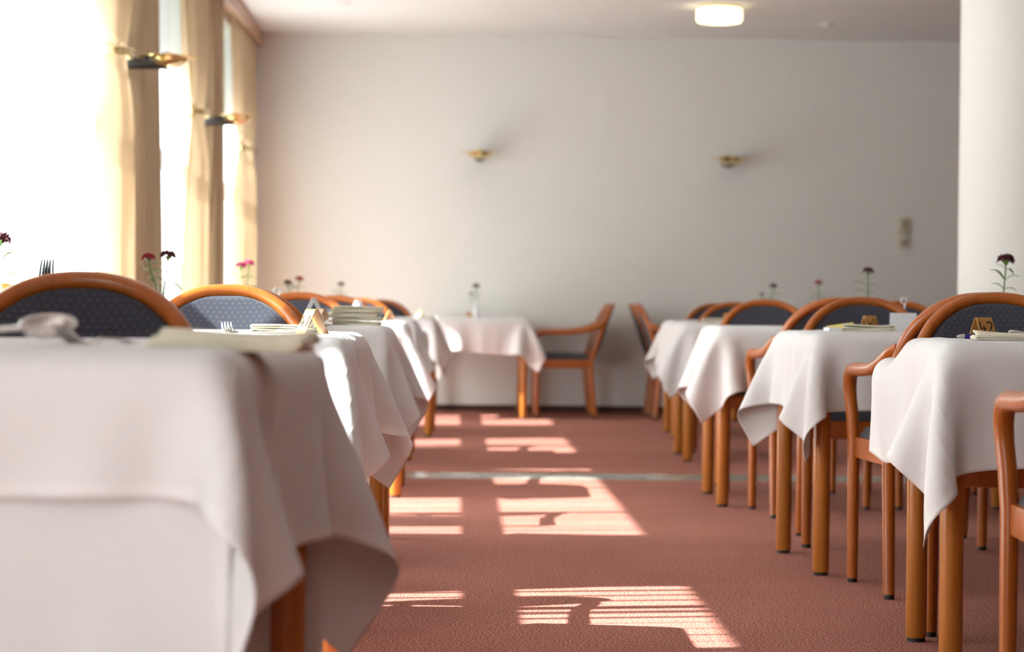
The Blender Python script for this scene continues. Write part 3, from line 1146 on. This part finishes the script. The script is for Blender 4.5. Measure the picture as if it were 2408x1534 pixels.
X, Y, rz, _ = TABLES['T42']
capsA = []
for wx in (1.10, 1.65):
    capsA.append((loc(X, Y, rz, wx, 5.90, 0.62), loc(X, Y, rz, wx, 6.25, 0.655), 0.05))
    capsA.append((loc(X, Y, rz, wx, 5.915, 0.42), loc(X, Y, rz, wx, 5.915, 0.61), 0.026))
CL = {}
CL['A'] = drape_cloth(0.255, 0.21, 0.215, 0.26, 3, rot=R(2), caps=capsA, stiff=0.3, kick=0.0, shear=0.09, steer=((-1, -1, 6.0, 0.0),))
CL['B'] = drape_cloth(0.225, 0.24, 0.23, 0.23, 8, rot=R(-2.0), stiff=0.15, kick=0.4)
CL['C'] = drape_cloth(0.24, 0.225, 0.23, 0.24, 21, rot=R(2.5), stiff=0.10, kick=0.5)
CL['D'] = drape_cloth(0.24, 0.24, 0.245, 0.23, 34, rot=R(-1.0), stiff=0.2, kick=0.3)
CL['N1'] = drape_cloth(0.26, 0.26, 0.185, 0.26, 55, rot=R(2.5), grow=0.016, stiff=0.25, kick=0.2, shear=0.08, steer=((1, -1, -3.0, -1.0),))
CL['N0'] = drape_cloth(0.0, 0.010, 0.46, 0.46, 60, stiff=0.2, kick=0.0)

for key, cl, mir, flip, lab in (
        ('L1', 'N1', False, False, 'large blurred white tablecloth in the foreground, upper one of two layers'),
        ('L2', 'B', True, False, 'white tablecloth under the upright brown number card and single fork'),
        ('L3', 'C', False, True, 'white tablecloth under the stack of folded napkins'),
        ('L4', 'D', False, False, 'white tablecloth with a sunlit edge on the window side'),
        ('L5', 'A', True, False, 'white tablecloth fifth along the window side'),
        ('L6', 'B', True, False, 'white tablecloth last along the window side'),
        ('WL', 'D', False, False, 'small white tablecloth hanging on the back wall table'),
        ('T42', 'A', False, False, 'white tablecloth of table 42 with one corner lifted over a chair arm'),
        ('T40', 'B', False, False, 'white tablecloth of table 40 with two pointed hanging corners'),
        ('T3', 'C', False, False, 'white tablecloth third along the aisle side'),
        ('T4', 'D', True, False, 'white tablecloth fourth along the aisle side'),
        ('T5', 'B', False, False, 'white tablecloth fifth along the aisle side, by the side-view chairs'),
        ('T6', 'C', True, False, 'white tablecloth at the back wall behind the aisle row')):
    o = place(cloth_obj(CL[cl], lab, mirror=mir), TABLES[key][3])
    if flip:
        o.rotation_euler.z += PI
place(cloth_obj(CL['N0'], 'long white undercloth showing beneath the blurred foreground tablecloth'), TABLES['L1'][3])
CT = TH + 0.0115      # height of the cloth surface


# ================================================================== TABLE THINGS
def make_strip_card(name='number_card', L=0.046, H=0.050, S=0.027, digits=None, mat='tan'):
    """bent veneer tent; ridge along local x; digits on the face towards -y"""
    r = empty(name)
    prof = [(-S, 0.0)]
    rc = 0.006
    ang = math.atan2(H, S)
    a0, a1 = PI / 2 + ang - 0.35, PI / 2 - ang + 0.35
    nn = 8
    top = (0.0, H - rc)
    arc = [(top[0] + rc * math.cos(PI - (PI) * i / nn) * 1.0, top[1] + rc * math.sin(PI * i / nn)) for i in range(nn + 1)]
    prof += arc + [(S, 0.0)]
    th = 0.0016
    outer = prof
    vs, fs = [], []
    def inset(pp):
        res = []
        for i, (a, b) in enumerate(pp):
            p0 = pp[max(i - 1, 0)]
            p1 = pp[min(i + 1, len(pp) - 1)]
            d = Vector((p1[0] - p0[0], p1[1] - p0[1])).normalized()
            res.append((a + d.y * th, b - d.x * th if 0 < i < len(pp) - 1 else b))
        return res
    inner = inset(prof)
    n = len(prof)
    for xx in (-L / 2, L / 2):
        vs += [(xx, a, b) for a, b in outer] + [(xx, a, b) for a, b in inner]
    for i in range(n - 1):
        fs += [(i, i + 1, 2 * n + i + 1, 2 * n + i), (n + i + 1, n + i, 3 * n + i, 3 * n + i + 1), (i + 1, i, n + i, n + i + 1), (2 * n + i, 2 * n + i + 1, 3 * n + i + 1, 3 * n + i)]
    fs += [(0, 2 * n, 3 * n, n), (n - 1, 2 * n - 1, 4 * n - 1, 3 * n - 1)]
    MB().add(vs, fs).obj('card_strip', mat, r)
    if digits:
        STK = {'4': [[(0.12, 1.0), (0.0, 0.32), (0.62, 0.32)], [(0.42, 0.62), (0.42, 0.0)]],
               '2': [[(0.0, 0.86), (0.2, 1.0), (0.48, 0.96), (0.56, 0.72), (0.40, 0.40), (0.0, 0.0), (0.6, 0.0)]],
               '0': [[(0.0, 0.3), (0.05, 0.8), (0.28, 1.0), (0.52, 0.8), (0.56, 0.3), (0.3, 0.0), (0.08, 0.12), (0.0, 0.3)]],
               '1': [[(0.05, 0.72), (0.3, 1.0), (0.3, 0.0)]]}
        dh = 0.026
        wd = 0.85
        tot = len(digits) * wd
        slope = Vector((S - rc * 0.95, H - rc)).normalized()      # up the face: (y, z)
        for k, ch in enumerate(digits):
            mb = MB()
            for line in STK[ch]:
                pts = []
                for a, b in line:
                    xx = (k * wd + a - tot / 2 + 0.12) * dh
                    u = 0.018 + b * dh
                    pts.append((xx, -S + slope.x * u - 0.0002, slope.y * u + 0.0003))
                mb.tube(pts, 0.0021, 6, up=(1, 0, 0), flat=0.5)
            mb.obj('digit', 'ink', r)
    return r


def put_at(o, px, Y, rz=0.0, z=None, label=None, cat=None, group=None):
    z = CT if z is None else z
    q = at(px, 740, Y)
    o.location = (q.x, Y, z)
    o.rotation_euler = (0, 0, R(rz))
    return tag(o, label, cat, group)


G = 'bent brown table number cards'
put_at(make_strip_card(digits='42', L=0.046), 2312, 5.72, 26, label='brown bent table card numbered 42 beside the blue pen', cat='number card', group=G)
put_at(make_strip_card(digits='40', L=0.046), 2045, 7.96, 26, label='brown bent table card numbered 40 behind an open napkin', cat='number card', group=G)
put_at(make_strip_card(digits='41', L=0.042, H=0.054, S=0.031), 734, 5.30, -56, label='brown bent table card on the window side, the larger upright one beside a flat napkin', cat='number card', group=G)
put_at(make_strip_card(digits='41', L=0.042, H=0.054, S=0.030), 756, 7.86, -56, label='brown bent table card half hidden behind the larger one', cat='number card', group=G)
put_at(make_strip_card(L=0.03), 916, 10.6, -80, label='thin brown bent table card seen edge-on beside the napkin stack', cat='number card', group=G)
put_at(make_strip_card(L=0.04), 986, 15.6, -30, label='small brown table card just before the back wall table', cat='number card', group=G)
put_at(make_strip_card(L=0.042, H=0.036), 1104, 17.95, 0, label='tiny brown table card beside the flower on the back wall table', cat='number card', group=G)
put_at(make_strip_card(L=0.05), 1712, 13.25, 8, label='brown table card far down the aisle side, half behind a chair back', cat='number card', group=G)


def make_acrylic_tent(L=0.055, H=0.09, S=0.045):
    """clear acrylic A-frame with a printed card inside"""
    r = empty('menu_tent')
    th = 0.003
    nrm = Vector((0, H, S)).normalized()
    for s in (-1, 1):
        mb = MB()
        a, b = Vector((0, s * S, 0)), Vector((0, s * 0.003, H))
        n2 = Vector((0, s * nrm.y, nrm.z)) * th
        q = []
        for xx in (-L / 2, L / 2):
            for p_ in (a, b, b - n2, a - n2):
                q.append((xx, p_.y, max(p_.z, 0.0)))
        mb.add(q, [(0, 1, 2, 3), (7, 6, 5, 4), (0, 4, 5, 1), (1, 5, 6, 2), (2, 6, 7, 3), (3, 7, 4, 0)])
        mb.obj('acrylic_panel', 'acrylic', r, smooth=False)
    mb = MB()
    mb.add([(-L / 2 + 0.004, -S * 0.86, 0.004), (L / 2 - 0.004, -S * 0.86, 0.004), (L / 2 - 0.004, -0.006, H - 0.010), (-L / 2 + 0.004, -0.006, H - 0.010),
            (-L / 2 + 0.004, -S * 0.86 + 0.001, 0.004), (L / 2 - 0.004, -S * 0.86 + 0.001, 0.004), (L / 2 - 0.004, -0.005, H - 0.010), (-L / 2 + 0.004, -0.005, H - 0.010)],
           [(0, 1, 2, 3), (7, 6, 5, 4), (0, 4, 5, 1), (1, 5, 6, 2), (2, 6, 7, 3), (3, 7, 4, 0)])
    mb.obj('card', 'paper', r, smooth=False)
    MB().box((-L / 2, -0.004, H - 0.002), (L / 2, 0.004, H + 0.002), 0.001).obj('ridge', 'acrylic', r, smooth=False)
    return r


GA = 'white acrylic menu tents'
put_at(make_acrylic_tent(0.03, 0.088, 0.048), 738, 8.0, 72, label='white acrylic menu tent rising behind the two brown cards', cat='menu tent', group=GA)
put_at(make_acrylic_tent(0.045, 0.088, 0.052), 842, 10.35, 66, label='white acrylic menu tent standing behind the napkin stack', cat='menu tent', group=GA)
put_at(make_acrylic_tent(0.085, 0.058, 0.022), 2124, 7.80, -4, label='upright white card in a clear holder on table 40', cat='menu tent', group=GA)


def fold_profile(layers, w, t, rnd, curl=0.0):
    """zigzag section of a folded cloth: (y, z) points"""
    pts = []
    z = t / 2
    for k in range(layers):
        a, b = (-w / 2, w / 2) if k % 2 == 0 else (w / 2, -w / 2)
        sg = 1 if k % 2 == 0 else -1
        n = 14
        for i in range(n + 1):
            u = i / n
            yy = a + (b - a) * u
            pts.append((yy, z + 0.0009 * math.sin(u * 5 + k * 2) + curl * ((2 * u - 1) ** 2) * (k == layers - 1)))
        if k < layers - 1:
            rr = t * rnd.uniform(0.55, 0.9)
            c = z + t * 0.5
            for i in range(1, 7):
                a_ = -PI / 2 + PI * i / 7
                pts.append((b + sg * rr * math.cos(a_) * 1.2, c + t * 0.5 * math.sin(a_)))
            z += t
    return pts


def make_napkin(L=0.17, w=0.10, layers=4, t=0.0042, seed=1, curl=0.002, droop=0.0):
    """folded napkin: the folds lie along local y, the napkin is extruded along local x"""
    rnd = random.Random(seed)
    prof = fold_profile(layers, w, t, rnd, curl)
    n = len(prof)
    NX = 14
    vs, fs = [], []
    for i in range(NX + 1):
        u = i / NX
        for q, (a, b) in enumerate(prof):
            h = b / (layers * t)
            zz = b * (1 + 0.25 * math.sin(u * 4 + seed) * h) + 0.0012 * math.sin(7 * u + seed) * h + droop * h * math.sin(PI * u)
            vs.append((-L / 2 + L * u + 0.004 * h * math.sin(seed + a * 40), a * (1 + 0.03 * math.sin(5 * u + seed)), max(zz, 0.0009)))
    for i in range(NX):
        for q in range(n - 1):
            fs.append((i * n + q, i * n + q + 1, (i + 1) * n + q + 1, (i + 1) * n + q))
    me = MB().add(vs, fs).mesh('napkin', 'napkin')
    for p_ in me.polygons:
        p_.use_smooth = True
    o = link('napkin', me)
    so = o.modifiers.new('thickness', 'SOLIDIFY')
    so.thickness = t * 0.9
    so.offset = 0
    return o


GN = 'folded cream napkins'


def napkin(px, Y, rz, label, z=None, **kw):
    o = make_napkin(**kw)
    return put_at(o, px, Y, rz, z if z is not None else CT + 0.001, label, 'napkin', GN)


napkin(548, 3.02, 84, 'blurred cream napkin lying at the foreground table edge', L=0.11, w=0.185, layers=3, t=0.0072, seed=4, curl=0.003)
napkin(672, 5.42, 86, 'flat cream napkin with a rolled end before the brown number card', L=0.09, w=0.135, layers=4, t=0.0040, seed=9, curl=0.001)
zz = CT + 0.001
for i, (sd, off, ly_, tt) in enumerate(((2, 0.0, 3, 0.0037), (7, 4.0, 3, 0.0042), (12, -7.0, 3, 0.0042), (15, 3.0, 3, 0.0062))):
    napkin(838 + off, 7.98, 86 + 2 * i, 'cream napkin in the stack of four, ' + ('lowest', 'second from below', 'third from below', 'uppermost')[i],
           z=zz, L=0.10, w=0.155, layers=ly_, t=tt, seed=sd, curl=0.0)
    zz += ly_ * tt * 1.05 + 0.0012
napkin(2040, 7.62, 84, 'cream napkin with an open fold on table 40', L=0.11, w=0.155, layers=3, t=0.0055, seed=21, curl=0.003)
napkin(2378, 5.42, 82, 'creased cream napkin with a green edge on table 42', L=0.10, w=0.16, layers=3, t=0.0045, seed=23, curl=0.004)
napkin(1690, 12.98, 88, 'pale napkin far down the aisle side beside a brown card', L=0.10, w=0.16, layers=4, t=0.0045, seed=27)
napkin(1075, 18.05, 90, 'flat napkin on the back wall table, window side of the flower', L=0.10, w=0.16, layers=2, t=0.004, seed=29)
napkin(1205, 18.0, 90, 'flat napkin on the back wall table near the side-view chairs', L=0.10, w=0.15, layers=2, t=0.004, seed=31)
napkin(1005, 15.35, 85, 'napkin lying at the last table along the window side', L=0.08, w=0.10, layers=2, t=0.004, seed=37)

# yellow folded paper leaning on the napkin of table 40
yp = empty('folded_paper')
MB().add([(-0.045, -0.03, 0.0), (0.045, -0.03, 0.0), (0.03, -0.01, 0.016), (-0.055, -0.012, 0.004), (-0.045, 0.03, 0.0), (0.045, 0.03, 0.0),
          (-0.045, -0.031, 0.0), (0.045, -0.031, 0.0)],
         [(0, 1, 2, 3), (3, 2, 5, 4)]).obj('paper_sheet', 'paper_yellow', yp, smooth=False)
for ch in yp.children:
    so = ch.modifiers.new('thickness', 'SOLIDIFY')
    so.thickness = 0.0006
put_at(yp, 1981, 7.66, 5, CT + 0.0125, 'yellow folded paper lying on the napkin of table 40', 'paper')
yb = MB().box((-0.05, -0.035, 0.0), (0.045, 0.035, 0.012), 0.002).obj('booklet', 'paper', smooth=False)
put_at(yb, 1979, 7.66, 5, CT, 'thin white booklet under the yellow paper on table 40', 'booklet')

# pen on table 42
pen = empty('ballpoint_pen')
MB().tube([(-0.040, 0, 0.0065), (0.045, 0, 0.0065)], 0.0058, 14).obj('barrel', 'pen_blue', pen)
MB().tube([(-0.058, 0, 0.0065), (-0.055, 0, 0.0065), (-0.048, 0, 0.0065), (-0.040, 0, 0.0065)], [0.0012, 0.0030, 0.0050, 0.0057], 14).obj('tip', 'steel', pen)
MB().tube([(0.045, 0, 0.0065), (0.07, 0, 0.0065), (0.078, 0, 0.0065)], [0.0050, 0.0046, 0.0025], 12).obj('cap', 'steel', pen)
MB().box((0.02, -0.002, 0.012), (0.072, 0.002, 0.0135)).obj('clip', 'steel', pen, smooth=False)
put_at(pen, 2307, 5.55, 8, CT, 'blue ballpoint pen with silver tip on table 42', 'pen')


# ---------------------------------------------------------------- cutlery
def make_fork(L=0.19):
    """tines along +y, lying on the table, tines curved up"""
    r = empty('fork')
    hb = MB()
    prof = [(-0.110, 0.0095, 0.0016), (-0.09, 0.0105, 0.0015), (-0.05, 0.007, 0.004), (-0.01, 0.0042, 0.010), (0.02, 0.004, 0.0105), (0.034, 0.007, 0.006), (0.044, 0.0118, 0.004)]
    def fn(u, v):
        k = u * (len(prof) - 1)
        i = int(min(k, len(prof) - 1.0001))
        f = k - i
        a = [prof[i][q] * (1 - f) + prof[i + 1][q] * f for q in range(3)]
        return ((2 * v - 1) * a[1], a[0], a[2])
    hb.grid(fn, 30, 4)
    me = hb.obj('handle', 'steel', r)
    so = me.modifiers.new('thickness', 'SOLIDIFY')
    so.thickness = 0.0022
    so.offset = 1
    for k in range(4):
        xx = (k - 1.5) * 0.0066
        pts = [(xx, 0.042, 0.004), (xx, 0.055, 0.0045), (xx, 0.070, 0.0095), (xx, 0.084, 0.0185), (xx, 0.090, 0.0235)]
        MB().tube(pts, [0.0024, 0.0023, 0.0021, 0.0017, 0.0011], 8).obj('tine', 'steel', r)
    return r


def make_spoon():
    r = empty('spoon')
    def bowl(u, v):
        a = 2 * PI * u
        rr = v
        yy = 0.045 + 0.031 * rr * math.cos(a)
        xx = 0.0205 * rr * math.sin(a) * (1 - 0.12 * math.cos(a))
        return (xx, yy, 0.0012 + 0.0105 * rr ** 2.2 + 0.004 * max(0, math.cos(a)) * rr)
    me = MB().grid(bowl, 32, 8).obj('bowl', 'steel', r)
    so = me.modifiers.new('thickness', 'SOLIDIFY')
    so.thickness = 0.0016
    so.offset = 0
    prof = [(-0.120, 0.0095, 0.0016), (-0.1, 0.0105, 0.0015), (-0.05, 0.007, 0.005), (-0.01, 0.004, 0.013), (0.018, 0.0045, 0.0125)]
    def fn(u, v):
        k = u * (len(prof) - 1)
        i = int(min(k, len(prof) - 1.0001))
        f = k - i
        a = [prof[i][q] * (1 - f) + prof[i + 1][q] * f for q in range(3)]
        return ((2 * v - 1) * a[1], a[0], a[2])
    me = MB().grid(fn, 24, 4).obj('handle', 'steel', r)
    so = me.modifiers.new('thickness', 'SOLIDIFY')
    so.thickness = 0.002
    so.offset = 1
    return r


fk = put_at(make_fork(), 262, 3.24, 150, CT, 'steel fork lying near the blurred spoon in the foreground', 'fork', 'cutlery on the tables')
fk.scale = (1.2, 1.2, 1.35)
sp = put_at(make_spoon(), 120, 3.16, 200, CT, 'large blurred steel spoon in the foreground', 'spoon', 'cutlery on the tables')
sp.rotation_euler = (Matrix.Rotation(R(-62), 4, 'Z') @ Matrix.Rotation(R(5), 4, 'X') @ Matrix.Rotation(R(36), 4, 'Y')).to_euler()
sp.location = (at(12, 740, 3.16).x, 3.16, CT + 0.013)
sp.scale = (1.25, 1.25, 1.25)
kn = empty('knife')
MB().tube([(-0.12, 0, 0.004), (-0.10, 0, 0.004), (0.0, 0, 0.004)], [0.0055, 0.0065, 0.005], 10, up=(1, 0, 0), flat=0.9).obj('handle', 'steel', kn)
MB().box((0.0, -0.0085, 0.003), (0.10, 0.0085, 0.005), 0.0008).obj('blade', 'steel', kn)
put_at(kn, 40, 3.02, 12, CT, 'blurred steel knife beside the spoon at the picture edge', 'knife', 'cutlery on the tables')
put_at(make_fork(), 541, 5.45, 180, CT, 'steel fork with tines up before the sunlit chair back', 'fork', 'cutlery on the tables')
s2 = put_at(make_spoon(), 770, 7.7, 178, CT + 0.004, 'small steel spoon beside the napkin stack', 'spoon', 'cutlery on the tables')
s2.rotation_euler = (R(-10), 0, R(178))
s3 = put_at(make_spoon(), 2406, 5.6, 150, CT + 0.006, 'steel spoon at the picture edge behind the napkin on table 42', 'spoon', 'cutlery on the tables')

# tumbler with upright forks behind the biggest chair
jar = empty('tumbler')
MB().lathe([(0.0, 0.001), (0.028, 0.001), (0.036, 0.11), (0.034, 0.11), (0.026, 0.006), (0.0, 0.006)], 24).obj('glass_wall', 'glass', jar)
put_at(jar, 106, 5.75, 0, CT, 'clear tumbler holding upright forks near the window', 'tumbler')
for dx, ry in ((-0.006, 3), (0.012, -4)):
    f_ = make_fork()
    q = at(106, 740, 5.75)
    f_.location = (q.x + dx, 5.75, CT + 0.072)
    f_.rotation_euler = (R(84), R(ry), R(20))
    for ch in f_.children:
        ch.data.materials[0] = M['cutlery_handle']
    tag(f_, 'dark fork standing upright in the tumbler, ' + ('the one leaning towards the window' if dx < 0 else 'the one leaning towards the aisle'), 'fork', 'upright forks')


# white wire loops (card clips)
def make_loop(h, rad):
    o = empty('card_clip')
    pts = [Vector((0, 0, 0.004)), Vector((0, 0, h * 0.5)), Vector((0.004, 0, h - 2 * rad))] + \
          [Vector((rad * math.sin(a) , 0.004 * a / 6, h - rad - rad * math.cos(a))) for a in [2 * PI * i / 22 for i in range(22)]]
    MB().tube(pts, 0.0032, 8).obj('wire', 'wire_white', o)
    MB().lathe([(0.0, 0.006), (0.020, 0.005), (0.022, 0.0), (0.0, 0.0)], 20).obj('foot', 'wire_white', o)
    return o


put_at(make_loop(0.128, 0.0125), 2126, 10.2, 20, CT, 'white wire loop clip rising behind the table 40 chair', 'card clip', 'white wire card clips')
put_at(make_loop(0.125, 0.012), 1856, 13.2, 10, CT, 'faint pale wire loop clip far behind the middle aisle chair', 'card clip', 'white wire card clips')
put_at(make_loop(0.122, 0.012), 652, 8.05, 30, CT, 'white wire loop clip peeping out behind the sunlit chair', 'card clip', 'white wire card clips')


# ---------------------------------------------------------------- flowers
def make_flower(seed, heads, h=0.13, label='', vase='glass'):
    """bud vase with sweet william; heads = list of (dx, dz_top, size, colour)"""
    rnd = random.Random(seed)
    r = empty('flower_vase')
    MB().lathe([(0.0, 0.002), (0.021, 0.002), (0.025, 0.02), (0.022, 0.045), (0.012, 0.075), (0.011, 0.11), (0.0145, h), (0.0125, h), (0.009, 0.11), (0.010, 0.075), (0.020, 0.045), (0.0, 0.006)],
               22).obj('vase', vase, r)
    for dx, ztop, size, colr in heads:
        size *= 1.25
        base = Vector((0, 0, 0.02))
        topv = Vector((dx, rnd.uniform(-0.01, 0.01), ztop - size * 0.55))
        mid = base.lerp(topv, 0.6) + Vector((dx * -0.12, 0, 0))
        st = MB().tube([base, mid, base.lerp(topv, 0.85) + Vector((dx * 0.02, 0, 0)), topv], [0.0027, 0.0027, 0.0025, 0.0027], 8).obj('stem', 'stalk', r)
        # leaves in opposite pairs on the stem
        for q in range(3):
            t = (0.60, 0.76, 0.93)[q] + rnd.uniform(-0.03, 0.03)
            o = base.lerp(topv, t)
            for s in (-1, 1):
                a = rnd.uniform(-0.7, 0.7) + (0 if s > 0 else PI)
                ln = rnd.uniform(0.040, 0.075) * (1.0 if q < 2 else 0.6)
                wd = ln * rnd.uniform(0.09, 0.17)
                dr = Vector((math.cos(a), math.sin(a), 0))
                sd = Vector((-dr.y, dr.x, 0))
                up = rnd.uniform(0.3, 1.3)
                lf = MB()
                N = 7
                vs, fs = [], []
                for i in range(N + 1):
                    u = i / N
                    c = o + dr * (ln * u) + Vector((0, 0, ln * (up * u - 0.75 * u * u)))
                    w_ = wd * math.sin(PI * min(1, u * 0.92 + 0.08)) ** 0.8
                    vs += [c + sd * w_ + Vector((0, 0, w_ * 0.4)), c, c - sd * w_ + Vector((0, 0, w_ * 0.4))]
                for i in range(N):
                    fs += [(3 * i, 3 * i + 1, 3 * i + 4, 3 * i + 3), (3 * i + 1, 3 * i + 2, 3 * i + 5, 3 * i + 4)]
                lf.add(vs, fs).obj('leaf', 'leaf', r)
        # calyx
        MB().tube([topv - Vector((0, 0, 0.002)), topv + Vector((0, 0, size * 0.25)), topv + Vector((0, 0, size * 0.42))], [0.003, size * 0.30, size * 0.5], 10).obj('calyx', 'stalk', r)
        hd = MB()
        cc = topv + Vector((0, 0, size * 0.30))
        nfl = 16
        for k in range(nfl):
            g = k + 0.5
            pol = math.acos(1 - 0.92 * g / nfl)
            az = PI * (1 + 5 ** 0.5) * g
            d = Vector((math.sin(pol) * math.cos(az), math.sin(pol) * math.sin(az), math.cos(pol) * 0.55 + 0.12))
            pc = cc + Vector((d.x * size * 0.72, d.y * size * 0.72, d.z * size * 0.80))
            nn = d.normalized()
            ux = nn.cross(Vector((0.3, 0.2, 1))).normalized()
            uy = nn.cross(ux)
            fr = size * rnd.uniform(0.30, 0.42)
            ro = rnd.uniform(0, 6)
            vs = [pc - nn * fr * 0.25]
            for q in range(20):
                a = 2 * PI * q / 20 + ro
                rad = fr * (1.0 if q % 4 in (1, 2) else (0.82 if q % 4 == 3 else 0.45)) * rnd.uniform(0.85, 1.1)
                vs.append(pc + ux * rad * math.cos(a) + uy * rad * math.sin(a) + nn * fr * rnd.uniform(-0.1, 0.28))
            hd.add(vs, [(0, 1 + q, 1 + (q + 1) % 20) for q in range(20)])
        hd.obj('flower_head', colr, r)
    return r


GF = 'small vases of sweet william flowers'


def flower(px, Y, heads, label, seed, rz=0, vase='glass'):
    return put_at(make_flower(seed, heads, vase=vase), px, Y, rz, CT, label, 'flower vase', GF)


def hd(px0, Y, px, py, size, colr):
    """head whose top shows at (px, py)"""
    a = at(px, py, Y)
    b = at(px0, py, Y)
    return (a.x - b.x, a.z - CT, size, colr)


flower(-6, 5.75, [hd(-6, 5.75, -2, 560, 0.026, 'maroon')], 'dark maroon flower cut by the left picture edge against the sheer curtain', 1)
flower(380, 7.95, [hd(380, 7.95, 347, 604, 0.022, 'crimson'), hd(380, 7.95, 394, 599, 0.026, 'maroon')], 'pair of crimson and maroon flowers behind the biggest chair back', 2)
flower(578, 10.4, [hd(578, 10.4, 566, 624, 0.024, 'magenta'), hd(578, 10.4, 585, 618, 0.022, 'magenta')], 'bright magenta flowers in glass above the sunlit chair back', 3)
flower(692, 12.95, [hd(692, 12.95, 676, 664, 0.022, 'maroon'), hd(692, 12.95, 703, 655, 0.022, 'crimson')], 'two small flowers, dark and red, above the third window side chair', 4)
flower(800, 15.4, [hd(800, 15.4, 801, 668, 0.022, 'maroon')], 'small brownish flower above the fourth window side chair', 5)
flower(1120, 18.1, [hd(1120, 18.1, 1119, 672, 0.028, 'maroon'), hd(1120, 18.1, 1108, 690, 0.014, 'maroon')], 'dark flower in a pale vase on the back wall table', 6, vase='wire_white')
flower(1808, 15.75, [hd(1808, 15.75, 1818, 672, 0.026, 'maroon'), hd(1808, 15.75, 1791, 692, 0.016, 'maroon')], 'two dark flowers above the middle aisle chair, one taller', 7)
flower(1926, 13.2, [hd(1926, 13.2, 1924, 664, 0.022, 'magenta')], 'single pink-red flower with spread leaves, between two darker ones', 8)
flower(2041, 10.3, [hd(2041, 10.3, 2040, 636, 0.024, 'maroon')], 'single dark red flower above the table 40 chair', 9)
flower(2356, 7.85, [hd(2356, 7.85, 2364, 609, 0.029, 'maroon')], 'almost black flower standing in front of the white column', 10)

bpy.context.view_layer.update()
